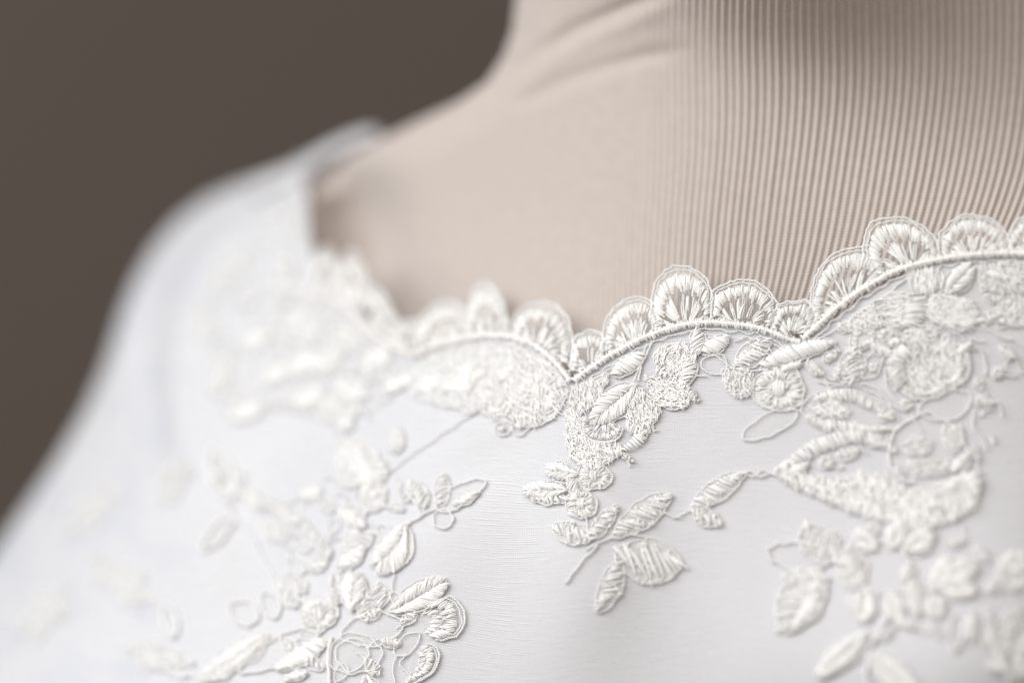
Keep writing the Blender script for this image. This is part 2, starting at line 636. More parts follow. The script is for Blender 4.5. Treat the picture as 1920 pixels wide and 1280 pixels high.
rb_ = np.cumsum(rng.normal(0, 0.2, int(phase.max() - phase.min()) + 3))
rb_ -= np.linspace(rb_[0], rb_[-1], len(rb_))
wob = wob + np.interp(phase - phase.min(), np.arange(len(rb_)), rb_)[None] * np.clip((u_cols[None] - 1050) / 200, 0, 1) * (0.7 + 0.5 * np.sin(Bm / 90.0))
Am = u_cols[None] - lean_s[None] * np.maximum(0, Bm - 110) ** 2 / 690.0 + wob
Yf = form_depth(Am, Bm)
pos = P3(Am, Bm, Yf)
nrm = np.cross(np.gradient(pos, axis=0), np.gradient(pos, axis=1))
nrm /= np.linalg.norm(nrm, axis=-1, keepdims=True) + 1e-12
for i in range(len(nrm) - 2, -1, -1):          # rows folded onto the outline take the normal below them
    z = Bm[i] >= Bm[i + 1] - 0.01
    nrm[i][z] = nrm[i + 1][z]
rib_id = np.round(phase).astype(int) - int(phase.min())
rel = (0.5 + 0.5 * np.cos(2 * math.pi * phase)) ** 0.85 * rng.uniform(0.84, 1.14, rib_id.max() + 2)[rib_id]
pos = pos + nrm * (amp * rel * 0.38 * MM)[None, :, None]
# turn over the back of the shoulder and neck
back = []
for ea, yy in ((90, 95), (40, 45), (10, 12)):
    back.append(P3(Am[0] + ea * 0.6, Bm[0] + ea * 0.8, Yf[0] + yy))
pos = np.vstack([np.array(back), pos])
uvv = np.stack([np.broadcast_to(phase, Am.shape), Bm * 0.1], -1)
uvv = np.vstack([uvv[:1]] * 3 + [uvv])
mesh_obj("knit_cover", pos, grid_faces(*pos.shape[:2]), M_KNIT, form, uvs=uvv)

# ------------------------------------------------------------------ dress
dress = empty("wedding_dress", "white lace wedding dress with scalloped embroidered neckline worn by the dress form", "dress")
dress.location = (0.03, 0.1, -0.17)

NECK = [(575, 304), (576, 340), (578, 400), (584, 470), (600, 512), (650, 556), (700, 610), (740, 650), (790, 672), (850, 655),
        (950, 645), (1020, 668), (1075, 724), (1140, 682), (1200, 650), (1300, 618), (1400, 622), (1500, 652), (1560, 606),
        (1640, 545), (1720, 508), (1800, 490), (1920, 486), (2100, 500), (2500, 560)]
NECK = NECK[:9] + [(a, b - 14) for a, b in NECK[9:18]] + [(a, b - 5) for a, b in NECK[18:]]
TOP = DRESS_SIL + NECK[1:]
ua = np.unique(np.concatenate([np.arange(-320, 2490, 7.0), np.arange(560, 610, 1.0)]))
tb = np.interp(ua, [p[0] for p in TOP], [p[1] for p in TOP])
is_neck = ua > 575


def dress_sheet(name, h, nr, material, step, hem):
    a = ua[::step]
    b0 = tb[::step]
    nk = is_neck[::step]
    t = np.linspace(0, 1, nr)[:, None] ** 1.5
    B = b0[None] + (1680 - b0[None]) * t
    A = np.broadcast_to(a[None], B.shape)
    Y = dress_depth(A, B)
    p = P3(A, B, Y)
    n = np.cross(np.gradient(p, axis=0), np.gradient(p, axis=1))
    n /= np.linalg.norm(n, axis=-1, keepdims=True) + 1e-12
    p = p + n * h * MM
    rows = []
    for (ea, ya, eb, yb) in ((170, 95, 40, 1.6), (60, 50, 14, 1.3), (12, 14, 1.5, 0.7)):
        aa = np.where(nk, A[0], A[0] + ea * 0.75)
        bb = np.where(nk, B[0] + eb, B[0] + ea * 0.66)
        yy = np.where(nk, dress_depth(A[0], B[0] + eb) + yb, Y[0] + ya)
        rows.append(P3(aa, bb, yy))
    if hem:
        p = np.vstack([np.array(rows), p])
        A = np.vstack([A[:1]] * 3 + [A])
        B = np.vstack([B[:1]] * 3 + [B])
    return mesh_obj(name, p, grid_faces(*p.shape[:2]), material, dress, uvs=np.stack([A * 0.1, B * 0.1 - A * 0.004], -1))


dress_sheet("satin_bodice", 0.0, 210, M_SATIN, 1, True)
dress_sheet("tulle_overlay", 0.2, 140, M_TULLE, 2, False)

# back neckline standing up behind the shoulder
up = smooth([(470, 336), (560, 302), (600, 278), (650, 254), (690, 241), (711, 247), (716, 262)], 6)
lo = smooth([(470, 400), (560, 360), (610, 322), (655, 298), (690, 280), (707, 272), (714, 266)], 6)
k = min(len(up), len(lo))
up = up[np.linspace(0, len(up) - 1, k).astype(int)]
lo = lo[np.linspace(0, len(lo) - 1, k).astype(int)]
rows, uvs = [], []
for s in np.linspace(0, 1, 8):
    q = up * (1 - s) + lo * s
    rows.append(P3(q[:, 0], q[:, 1], 118 - 10 * math.sin(math.pi * s) + 4 * s + np.linspace(4, 0, k)))
    uvs.append(q * 0.1)
for s in (0.0, 0.4, 1.0):
    q = up + np.array([4, 10]) * s
    rows.insert(0, P3(q[:, 0], q[:, 1], 119 + 14 * s + np.linspace(4, 0, k)))
    uvs.insert(0, q * 0.1)
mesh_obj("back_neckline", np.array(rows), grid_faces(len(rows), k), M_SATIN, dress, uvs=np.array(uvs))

# ------------------------------------------------------------------ embroidery
H0 = 0.36            # lace rests just above the tulle


def scallop(arch, a0, a1, name="scallop", ground=True, rimmed=True, n1=None, inner=0.9):
    arch = smooth(arch, 3.0)
    base = smooth([a0, a1], 3.0)
    outline = np.vstack([arch, base[::-1]])
    if ground:
        o = sheet(name, outline, H0, M_NET_EDGE, dress, 0.25)
    else:
        o = sheet(name, outline, H0, M_NET, dress, 0.1)
    th = Threads()
    if rimmed:
        arch = arch + np.convolve(rng.normal(0, 1, len(arch) * 2), np.ones(7) / 7, 'same').reshape(-1, 2) * 1.6
        th.rope(arch, 0.21, H0 + 0.15, 10, 2, 0.9)
        c = arch.mean(0) * 0.5 + base.mean(0) * 0.5
        th.rope(c + (arch - c) * 0.90, 0.14, H0 + 0.2, 8, 2, 0.9)
    th.build("outline_thread", M_ROPE, o)
    st = Threads()
    bc = base.mean(0)
    L = np.hypot(*np.diff(arch, axis=0).T).sum()
    n = n1 or int(L / 5.2)
    u = np.linspace(0.02, 0.98, n)
    i = np.linspace(0, len(arch) - 1, len(arch))
    A = np.stack([np.interp(u * (len(arch) - 1), i, arch[:, 0]), np.interp(u * (len(arch) - 1), i, arch[:, 1])], -1)
    Bp = base[0] + (base[-1] - base[0]) * np.clip((u - 0.5) * 0.55 + 0.5, 0, 1)[:, None]
    f0, f1 = 0.15, 0.42
    st.stitches(A + (Bp - A) * f0, A + (Bp - A) * (f1 + rng.normal(0, 0.05, (n, 1))), H0 + 0.2 + rng.uniform(0, 0.16, (n, 1)), 0.6, 0.2)
    # looser second row, gaps let the ground show
    m = rng.random(n) < 0.38
    lo_ = (A + (Bp - A) * (0.52 + rng.normal(0, 0.04, (n, 1))))[m]
    hi_ = (A + (Bp - A) * (inner + rng.normal(0, 0.05, (n, 1))))[m]
    st.stitches(lo_, hi_, H0 + 0.05, 0.3, 0.2, jit=1.8)
    st.build("satin_stitches", M_THREAD, o)
    return o


def leaf_outline(base, tip, w, bend=0.0, blunt=0.5, n=22):
    b, t = np.array(base, float), np.array(tip, float)
    d = t - b
    L = np.hypot(*d)
    d /= L
    p = np.array([-d[1], d[0]])
    s = np.linspace(0, 1, n)
    prof = np.sin(math.pi * s ** (0.75 + 0.3 * blunt)) ** 0.62
    c = b + d * (s * L)[:, None] + p * (bend * L * np.sin(math.pi * s))[:, None]
    pp = perp(c)
    return c, pp, prof * w / 2


def leaf(base, tip, w, style="loose", bend=0.0, name="leaf", blunt=0.5, rope=0.2):
    c, pp, wd = leaf_outline(base, tip, w, bend, blunt)
    l1 = c + pp * wd[:, None]
    l2 = c - pp * wd[:, None]
    outline = np.vstack([l1, l2[::-1][1:-1]])
    o = sheet(name, outline, H0, {"open": M_NET_OPEN, "loose": M_NET_SOFT}.get(style, M_NET), dress, 0.25)
    th = Threads()
    th.rope(np.vstack([l1, l2[::-1]]), rope * 0.74, H0 + 0.12, 9, 2, 1.0)
    st = Threads()
    L = np.hypot(*(np.array(tip) - np.array(base)))
    if style == "loose":
        n = max(4, int(L / 8.5))
        pitch_r = 0.23
    elif style == "dense":
        n = max(5, int(L / 4.6))
        pitch_r = 0.215
    else:
        n = 0
    if n:
        u = np.linspace(0.08, 0.95, n) * (len(c) - 1)
        i = np.arange(len(c))
        g = lambda q: np.stack([np.interp(u, i, q[:, 0]), np.interp(u, i, q[:, 1])], -1)
        cc, a_, b_ = g(c), g(l1), g(l2)
        sl = (np.array(tip) - np.array(base)) / L * (w * 0.18)
        if style == "dense" and w > 36:
            st.stitches(cc + (a_ - cc) * 0.86 + sl, cc + (a_ - cc) * 0.06 - sl, H0 + 0.35, 0.7, pitch_r)
            st.stitches(cc + (b_ - cc) * 0.06 - sl, cc + (b_ - cc) * 0.86 + sl, H0 + 0.35, 0.7, pitch_r)
        elif style == "dense":
            st.stitches(cc + (a_ - cc) * 0.86 + sl, cc + (b_ - cc) * 0.86 - sl, H0 + 0.3, 0.9, pitch_r)
        else:
            k = rng.uniform(0.5, 0.85, (n, 1))
            st.stitches(cc + (a_ - cc) * k + sl, cc + (b_ - cc) * rng.uniform(0.3, 0.85, (n, 1)) - sl, H0 + 0.25, 0.6, pitch_r, jit=1.5)
            m = max(3, n // 2)
            st.fill(outline, 0.006, 10, math.degrees(math.atan2(sl[1], sl[0])) + 90, 0.16, H0 + 0.1, 0.3)
    th.build("outline_thread", M_ROPE, o)
    st.build("satin_stitches", M_THREAD, o)
    return o


def blossom(c, rx, ry=None, ang=0, ring=True, bead=True, name="blossom", density=5.0, rope=0.2):
    ry = ry or rx
    c = np.array(c, float)
    n = max(14, int(2 * math.pi * (rx + ry) / 2 / 4))
    a = np.linspace(0, 2 * math.pi, n, endpoint=False)
    co, si = math.cos(math.radians(ang)), math.sin(math.radians(ang))
    wobb = 1 + 0.05 * np.sin(a * 2 + c[0]) + 0.045 * np.sin(a * 3 + c[1]) + 0.025 * np.sin(a * 7 + c[0])
    e = np.stack([np.cos(a) * rx * wobb, np.sin(a) * ry * wobb], -1)
    e = np.stack([e[:, 0] * co - e[:, 1] * si, e[:, 0] * si + e[:, 1] * co], -1)
    o = sheet(name, c + e, H0, M_NET if ring else M_NET_OPEN, dress, 0.2)
    th = Threads()
    th.rope(np.vstack([c + e, (c + e)[:2]]), rope * 0.74, H0 + 0.12, 9, 2, 1.0)
    st = Threads()
    if ring:
        m = max(12, int(2 * math.pi * (rx + ry) / 2 / density))
        a2 = np.linspace(0, 2 * math.pi, m, endpoint=False)
        e2 = np.stack([np.cos(a2) * rx, np.sin(a2) * ry], -1)
        e2 = np.stack([e2[:, 0] * co - e2[:, 1] * si, e2[:, 0] * si + e2[:, 1] * co], -1)
        jr = rng.uniform(0.36, 0.6, (m, 1))
        kp = rng.random(m) < 0.9
        st.stitches((c + e2 * rng.uniform(0.8, 0.92, (m, 1)))[kp], (c + e2 * jr)[kp], H0 + 0.2, 0.6, 0.2, jit=1.8)
    if bead:
        r = min(rx, ry) * 0.36
        q = np.linspace(-1, 1, max(4, int(r / 2.2)))
        ww = np.sqrt(np.maximum(0.05, 1 - q * q)) * r
        st.stitches(np.stack([c[0] + q * r, c[1] - ww], -1), np.stack([c[0] + q * r, c[1] + ww], -1), H0 + 0.3, 0.8, 0.26)
    th.build("outline_thread", M_ROPE, o)
    st.build("satin_stitches", M_THREAD, o)
    return o


def patch_(poly, angle=60, dens=0.03, length=14, name="filled_petal", r=0.17, spread=0.6, rope=0.2, hj=0.45, net=None):
    out = smooth(list(poly) + [poly[0]], 4.0)[:-1]
    o = sheet(name, out, H0, net or M_NET, dress, 0.15)
    th = Threads()
    th.rope(np.vstack([out, out[:2]]), rope * 0.74, H0 + 0.12, 9, 2, 1.2)
    th.build("outline_thread", M_ROPE, o)
    st = Threads()
    st.fill(out, dens * 1.7, length * 1.15, angle, r * 0.62, H0 + 0.1, hj * 0.5, spread * 0.75)
    st.build("filling_stitches", M_THREAD, o)
    return o


def stem(pts, r=0.26, name="stem", pitch=10, h=0.35):
    th = Threads()
    th.rope(pts, r * 0.76, H0 + h * 0.42, pitch, 2, 1.1)
    return th.build(name, M_ROPE, dress, kind=None)


def band(pts, w, name="satin_band", taper=None, pitch=4.6, bulge=0.8, r=0.22, material=None, h=0.25, slant=0.25):
    st = Threads(6)
    st.band(pts, w, H0 + h, bulge, r, pitch, slant=slant, taper=taper, jit=1.5)
    return st.build(name, material or M_THREAD, dress, kind=None)


# the neckline cord: satin stitch over a core, in waves
CORDS = [
    [(520, 540), (570, 548), (620, 562), (665, 590), (705, 630), (740, 652), (780, 668)],
    [(785, 665), (830, 646), (880, 635), (930, 631), (975, 637), (1015, 656), (1047, 685), (1072, 716)],
    [(1080, 714), (1110, 692), (1143, 670), (1196, 641), (1240, 623), (1277, 612), (1321, 606), (1368, 608), (1415, 614), (1446, 623), (1477, 636), (1502, 643)],
    [(1508, 636), (1550, 597), (1592, 562), (1637, 533), (1677, 511), (1719, 497), (1761, 488), (1803, 481), (1860, 477), (1919, 477), (1985, 486), (2060, 510)],
]
for cpts in CORDS:
    o = band(cpts, 15, "neckline_cord", pitch=5.4, bulge=0.8, r=0.19, material=M_CORD, h=0.34, slant=0.10)
    core = Threads(8)
    c = smooth(cpts, 4)
    core.strokes(c[None, :, 0], c[None, :, 1], H0 + 0.34, np.full((1, len(c)), 0.42))
    core.build("cord_core", M_CORD, o, kind=None)
    low = smooth(cpts, 6)
    low = low + perp(low) * np.where(perp(low)[:, 1:] > 0, 1, -1) * 14
    low = low + perp(low) * (2.0 * np.sin(np.arange(len(low)) * 1.1))[:, None]
    stem(low, 0.17, "couching_thread", 12)

SC = [
    ([(588, 540), (590, 497), (605, 468), (622, 473), (635, 505), (642, 545)], (594, 546), (636, 556)),
    ([(638, 545), (641, 497), (658, 472), (676, 492), (691, 532), (692, 578)], (645, 565), (684, 588)),
    ([(690, 575), (698, 540), (716, 547), (736, 578), (750, 610), (742, 650)], (697, 608), (734, 642)),
    ([(742, 645), (752, 612), (770, 602), (790, 606), (794, 650)], (748, 655), (785, 662)),
    ([(785, 655), (790, 605), (812, 576), (842, 565), (868, 575), (884, 605), (890, 632)], (800, 652), (872, 633)),
    ([(878, 628), (884, 570), (893, 540), (910, 531), (930, 543), (948, 575), (958, 628)], (892, 628), (948, 626)),
    ([(962, 630), (968, 592), (990, 574), (1020, 568), (1050, 577), (1070, 605), (1076, 650), (1070, 690)], (975, 632), (1050, 682)),
    ([(1072, 700), (1078, 640), (1095, 624), (1118, 622), (1136, 634), (1140, 660)], (1082, 702), (1132, 672)),
    ([(1136, 662), (1134, 625), (1143, 594), (1165, 570), (1196, 559), (1224, 568), (1240, 600), (1240, 618)], (1150, 660), (1232, 622)),
    ([(1226, 618), (1224, 565), (1232, 530), (1252, 509), (1277, 500), (1306, 507), (1327, 526), (1338, 560), (1334, 600)], (1246, 615), (1322, 601)),
    ([(1336, 598), (1336, 556), (1350, 538), (1372, 529), (1409, 527), (1437, 540), (1455, 562), (1460, 600), (1448, 616)], (1348, 602), (1436, 612)),
    ([(1446, 618), (1456, 580), (1476, 568), (1500, 565), (1524, 569), (1530, 600), (1512, 626)], (1462, 626), (1508, 628)),
    ([(1524, 612), (1520, 565), (1528, 526), (1545, 493), (1573, 474), (1607, 465), (1636, 468), (1652, 500), (1648, 522)], (1540, 598), (1636, 530)),
    ([(1644, 522), (1622, 480), (1622, 450), (1633, 425), (1660, 411), (1699, 410), (1733, 427), (1755, 450), (1764, 482)], (1662, 512), (1748, 486)),
    ([(1764, 482), (1762, 448), (1784, 417), (1812, 404), (1851, 409), (1880, 427), (1893, 455), (1890, 474)], (1776, 482), (1878, 473)),
    ([(1888, 474), (1889, 445), (1907, 417), (1935, 402), (1970, 404), (1998, 425), (2010, 470), (2005, 486)], (1900, 474), (1996, 484)),
    ([(2006, 488), (2008, 450), (2030, 425), (2065, 420), (2095, 440), (2105, 490), (2100, 510)], (2014, 490), (2090, 512)),
]
for arch, a0, a1 in SC:
    scallop(arch, a0, a1)

# --- lace below the second wave of the cord (sharp)
patch_([(1076, 730), (1110, 716), (1142, 702), (1120, 755), (1090, 775), (1068, 772)], 80, 0.03, 16)
leaf((1208, 664), (1150, 706), 34, "dense")
stem([(1224, 640), (1215, 665), (1204, 690), (1198, 715)], 0.24)
stem([(1214, 645), (1207, 668), (1198, 692), (1190, 718)], 0.2)
stem([(1074, 728), (1105, 716), (1140, 698), (1165, 680), (1200, 660)], 0.2)
patch_([(1226, 664), (1250, 650), (1285, 648), (1306, 664), (1302, 695), (1286, 730), (1262, 716), (1236, 700)], 110, 0.045, 13, r=0.2)
leaf((1292, 672), (1285, 724), 32, "dense", bend=-0.08)
patch_([(1212, 705), (1240, 712), (1268, 722), (1290, 735), (1292, 755), (1272, 768), (1245, 764), (1226, 745)], 30, 0.045, 13, r=0.2)
leaf((1194, 722), (1116, 790), 58, "dense", blunt=0.9)
patch_([(1193, 722), (1222, 748), (1240, 771), (1225, 795), (1208, 820), (1182, 805), (1176, 775)], 75, 0.05, 12, r=0.18, spread=0.35)
band([(1176, 800), (1192, 808), (1208, 818), (1190, 832), (1172, 845)], 22, "satin_band", pitch=6.5, taper=[0.7, 1, 1, 1, 0.5])
scallop([(1094, 782), (1090, 808), (1102, 824), (1122, 832), (1145, 831), (1162, 822), (1170, 804)], (1106, 786), (1158, 796), "cupped_petal", inner=0.95)
patch_([(1062, 775), (1088, 778), (1092, 815), (1112, 834), (1160, 834), (1166, 848), (1135, 872), (1100, 876), (1078, 862), (1064, 832)], 65, 0.045, 12, r=0.18)
leaf((1164, 851), (1187, 866), 11, "dense")
leaf((1105, 876), (1092, 858), 16, "loose")

# --- spray of buds and leaves hanging from it
leaf((1082, 892), (1030, 882), 38, "dense", blunt=1.0)
blossom((1115, 894), 32, 27, 20)
leaf((1064, 920), (986, 922), 38, "dense", blunt=0.9)
leaf((1068, 935), (1000, 938), 22, "loose", blunt=0.9)
leaf((1088, 925), (1066, 898), 26, "dense")
blossom((1091, 946), 30, 27, 60)
leaf((1110, 1012), (1038, 990), 42, "loose", blunt=0.9)
leaf((1105, 1014), (1158, 948), 28, "loose", blunt=0.9)
leaf((1148, 1008), (1260, 926), 50, "loose", blunt=1.1)
leaf((1152, 1036), (1280, 1055), 86, "loose", bend=0.05, blunt=1.2)
leaf((1160, 1052), (1120, 1146), 44, "loose", bend=-0.06)
stem([(1100, 1030), (1125, 1018), (1153, 1006), (1185, 1003), (1215, 1008)], 0.24)
stem([(1122, 1024), (1100, 1045), (1080, 1068), (1062, 1094)], 0.26)
stem([(1095, 955), (1103, 985), (1106, 1014)], 0.22)
stem([(1246, 962), (1268, 970), (1290, 960), (1306, 957)], 0.22)
leaf((1400, 884), (1298, 954), 40, "loose", blunt=0.9)
leaf((1298, 956), (1352, 984), 34, "loose", blunt=1.0)
stem([(1388, 890), (1410, 884), (1430, 892), (1455, 884), (1475, 880)], 0.24)
stem([(1390, 884), (1412, 893), (1432, 884), (1456, 890)], 0.2)

# --- small leaves and the ring flower under the third wave
leaf((1314, 664), (1306, 618), 30, "dense")
leaf((1320, 664), (1366, 632), 34, "dense")
blossom((1341, 684), 24, 19, 10, ring=False, bead=False)
leaf((1380, 690), (1446, 636), 44, "loose")
patch_([(1358, 696), (1385, 690), (1408, 700), (1416, 722), (1404, 742), (1380, 744), (1360, 724)], 70, 0.03, 12)
blossom((1462, 729), 50, 42, 15, density=4.6)
leaf((1424, 693), (1568, 642), 36, "dense", bend=-0.05, blunt=1.3)
stem([(1318, 668), (1345, 668), (1375, 690), (1420, 694), (1460, 690)], 0.2)
leaf((1496, 772), (1392, 822), 40, "open", rope=0.22)
stem([(1378, 640), (1400, 634), (1445, 644), (1480, 658), (1510, 650), (1545, 622)], 0.18)

# --- large leaf, ring flower, round net and long leaf at right
leaf((1690, 800), (1502, 772), 84, "open", bend=0.10, blunt=1.2)
band([(1514, 782), (1540, 796), (1580, 804), (1630, 806), (1668, 806)], 24, pitch=5.5, taper=[0.5, 1, 1, 0.7, 0.2])
band([(1530, 752), (1560, 742), (1600, 744), (1640, 764), (1672, 786)], 22, pitch=5.5, taper=[0.5, 1, 0.9, 0.7, 0.4])
patch_([(1525, 770), (1548, 756), (1580, 758), (1592, 776), (1560, 784)], 30, 0.03, 20, r=0.2)
stem([(1538, 700), (1560, 712), (1590, 718), (1632, 724), (1655, 740), (1676, 764), (1700, 772)], 0.22)
stem([(1532, 712), (1556, 726), (1552, 740)], 0.25)
leaf((1596, 720), (1602, 654), 52, "loose", blunt=1.0)
leaf((1622, 712), (1650, 660), 34, "open")
patch_([(1668, 690), (1680, 655), (1712, 640), (1750, 648), (1790, 642), (1818, 668), (1816, 705), (1790, 728), (1752, 742), (1712, 738), (1680, 725)], 75, 0.012, 18, r=0.2, net=M_NET_SOFT)
scallop([(1752, 652), (1780, 640), (1808, 655), (1818, 685), (1806, 715), (1782, 728)], (1752, 672), (1762, 708), "fan_petal", inner=0.6)
scallop([(1690, 735), (1712, 748), (1745, 748), (1775, 738)], (1712, 716), (1756, 714), "fan_petal", inner=0.6)
band([(1690, 720), (1678, 695), (1684, 672), (1702, 658)], 30, pitch=5, bulge=1.4)
stem([(1660, 690), (1662, 725), (1678, 748), (1690, 760)], 0.22)
patch_([(1715, 690), (1750, 672), (1790, 680), (1800, 705), (1765, 722), (1725, 718)], 80, 0.02, 16)
leaf((1722, 770), (1822, 744), 58, "open", bend=0.04, blunt=1.1, rope=0.26)
blossom((1741, 848), 72, 70, 0, ring=False, bead=False, name="round_net", rope=0.34)
patch_([(1695, 835), (1720, 818), (1745, 828), (1738, 850), (1705, 855)], 20, 0.02, 14)
patch_([(1700, 868), (1735, 862), (1780, 870), (1770, 890), (1725, 894)], 10, 0.02, 14)
patch_([(1770, 800), (1800, 800), (1806, 830), (1785, 850), (1768, 830)], 60, 0.02, 14)
band([(1456, 884), (1490, 866), (1520, 846), (1560, 828), (1605, 818), (1650, 828), (1680, 846)], 28, pitch=6, taper=[0.3, 0.8, 1, 1, 0.9, 0.9, 0.4])
patch_([(1450, 890), (1500, 888), (1560, 905), (1620, 890), (1680, 905), (1720, 926), (1790, 920), (1822, 888), (1836, 925), (1812, 962), (1740, 988), (1650, 976), (1570, 948), (1500, 916)], 75, 0.03, 18, r=0.24, hj=0.8)
stem([(1450, 886), (1480, 862), (1512, 838), (1540, 822)], 0.18)
band([(1775, 925), (1800, 905), (1826, 898), (1834, 925)], 30, pitch=6, bulge=1.2, taper=[0.5, 1, 1, 0.7])
stem([(1826, 770), (1822, 800), (1840, 825), (1852, 845)], 0.24)
stem([(1838, 782), (1850, 770), (1862, 768)], 0.24)
stem([(1858, 818), (1866, 832)], 0.34)

# --- lace under the fourth wave
sheet("lace_ground", smooth([(1560, 628), (1600, 590), (1650, 548), (1710, 512), (1780, 496), (1920, 492), (2060, 520), (2080, 600), (1960, 650), (1880, 640), (1840, 620), (1790, 625), (1740, 640), (1660, 655), (1600, 650), (1560, 628)], 5)[:-1], 0.27, M_NET_SOFT, dress, 0.0)
stem([(1520, 646), (1560, 624), (1600, 596), (1640, 566), (1680, 540), (1700, 524)], 0.22)
stem([(1572, 622), (1600, 606), (1622, 592), (1640, 570)], 0.2)
patch_([(1572, 614), (1605, 596), (1640, 572), (1652, 590), (1648, 615), (1610, 622), (1580, 622)], 40, 0.03, 14)
patch_([(1660, 560), (1692, 548), (1702, 580), (1700, 612), (1672, 620), (1660, 598)], 0, 0.035, 30, spread=0.08, r=0.16)
band([(1718, 552), (1716, 575), (1712, 600), (1706, 612)], 40, pitch=5.2, bulge=0.6)
patch_([(1705, 516), (1735, 510), (1764, 512), (1768, 535), (1740, 546), (1708, 542)], 85, 0.035, 22, spread=0.12, r=0.17)
leaf((1776, 552), (1822, 500), 44, "dense", blunt=1.0)
patch_([(1838, 500), (1880, 494), (1930, 496), (1960, 520), (1930, 545), (1870, 548), (1842, 535)], 60, 0.02, 16)
stem([(1836, 498), (1836, 530), (1842, 548), (1850, 540), (1838, 535)], 0.24)
patch_([(1750, 556), (1790, 556), (1826, 570), (1832, 600), (1800, 622), (1765, 610), (1742, 590)], 20, 0.03, 22, r=0.2)
blossom((1620, 636), 28, 18, -20, bead=False)
blossom((1668, 634), 26, 17, 15, bead=False)
patch_([(1700, 622), (1740, 612), (1760, 625), (1745, 646), (1710, 646)], 10, 0.03, 16)
blossom((1879, 604), 12, 12, ring=False)
leaf((1834, 604), (1876, 588), 22, "loose")
patch_([(1870, 560), (1905, 556), (1930, 575), (1925, 605), (1895, 612), (1872, 590)], 70, 0.02, 16)
stem([(1788, 622), (1815, 640), (1838, 660), (1850, 690), (1846, 705)], 0.24)
stem([(1830, 598), (1850, 615), (1875, 630), (1900, 640)], 0.24)
leaf((1858, 692), (1905, 706), 12, "open")
stem([(1760, 650), (1800, 655), (1830, 655)], 0.2)
blossom((1960, 590), 40, 34, 0)
leaf((1985, 560), (2050, 540), 40, "loose")

# --- blurred flowers lower right, nearer to the lens
leaf((1574, 1042), (1438, 1032), 52, "open", bend=-0.06, blunt=1.1, rope=0.3)
leaf((1576, 1048), (1512, 984), 62, "loose", bend=-0.1, blunt=1.1, rope=0.3)
leaf((1548, 1082), (1468, 1082), 32, "loose", rope=0.3)
leaf((1552, 1084), (1474, 1186), 84, "loose", bend=0.1, blunt=1.1, rope=0.34)
leaf((1540, 1110), (1492, 1180), 30, "dense")
blossom((1600, 1072), 28, 32, 0, rope=0.3)
blossom((1660, 1068), 50, 50, 0, ring=False, bead=False, rope=0.3)
for bs, tp, w in [((1640, 1030), (1606, 1000), 46), ((1672, 1028), (1690, 985), 50), ((1700, 1035), (1748, 1000), 50), ((1625, 1105), (1620, 1165), 46),
                  ((1665, 1118), (1690, 1160), 40), ((1712, 1090), (1722, 1155), 34), ((1705, 1060), (1700, 1090), 26), ((1750, 1110), (1780, 1050), 46),
                  ((1770, 1085), (1830, 1062), 50), ((1760, 1100), (1830, 1110), 40), ((1745, 1120), (1765, 1155), 40)]:
    leaf(bs, tp, w, "dense", rope=0.3)
band([(1610, 1062), (1592, 1050), (1582, 1060)], 26, bulge=1.4, pitch=6)
stem([(1676, 1146), (1650, 1185), (1630, 1222), (1626, 1260), (1632, 1300)], 0.5, pitch=16)
leaf((1628, 1188), (1534, 1268), 44, "dense", blunt=0.9, rope=0.35)
leaf((1636, 1224), (1728, 1300), 52, "dense", bend=0.05, rope=0.35)
leaf((1796, 1152), (1788, 1220), 26, "open", rope=0.4)
leaf((1822, 1150), (1822, 1200), 26, "dense", rope=0.3)
band([(1852, 1150), (1858, 1190), (1875, 1235), (1895, 1270)], 18, pitch=6, bulge=1.0)
leaf((1905, 1140), (1880, 1240), 50, "loose", rope=0.3)
blossom((1905, 1070), 40, 40, 0)
leaf((1880, 1085), (1850, 1110), 26, "loose")
leaf((1940, 1180), (1910, 1270), 50, "dense")

# --- lace under the first wave and the left of the neckline (soft)
patch_([(790, 680), (870, 652), (950, 650), (1010, 668), (1062, 722), (1050, 775), (1000, 800), (940, 790), (900, 770), (840, 765), (780, 742), (770, 705)], 60, 0.012, 20, r=0.2)
leaf((876, 742), (896, 676), 38, "dense", rope=0.3)
leaf((838, 742), (868, 700), 32, "dense", rope=0.3)
leaf((790, 738), (830, 698), 34, "dense", rope=0.3)
leaf((940, 724), (968, 668), 30, "dense")
leaf((905, 770), (925, 715), 28, "loose")
blossom((1012, 738), 44, 40)
blossom((978, 800), 18, 16, ring=False)
blossom((944, 806), 15, 12, ring=False)
leaf((940, 752), (968, 792), 20, "dense")
leaf((1020, 790), (990, 780), 16, "loose")
leaf((722, 736), (776, 708), 24, "dense", rope=0.3)
stem([(900, 772), (860, 797), (815, 826), (770, 856), (752, 872), (738, 884)], 0.17)
patch_([(540, 560), (590, 566), (650, 590), (700, 640), (760, 690), (740, 715), (680, 700), (600, 690), (540, 650), (520, 600)], 50, 0.005, 22, r=0.22, net=M_NET_OPEN)
for bs, tp, w in [((456, 650), (504, 630), 30), ((404, 740), (424, 676), 32), ((596, 700), (645, 655), 38), ((545, 705), (600, 664), 34), ((436, 785), (494, 764), 30),
                  ((556, 765), (608, 728), 36), ((742, 850), (750, 806), 28), ((640, 812), (664, 780), 26), ((690, 690), (730, 660), 34), ((640, 720), (690, 740), 36), ((500, 720), (540, 690), 28)]:
    leaf(bs, tp, w, "dense", rope=0.35)
blossom((659, 636), 26, 22)
blossom((636, 766), 36, 32)
blossom((672, 870), 40, 42, bead=False, rope=0.35)
blossom((572, 612), 30, 26)

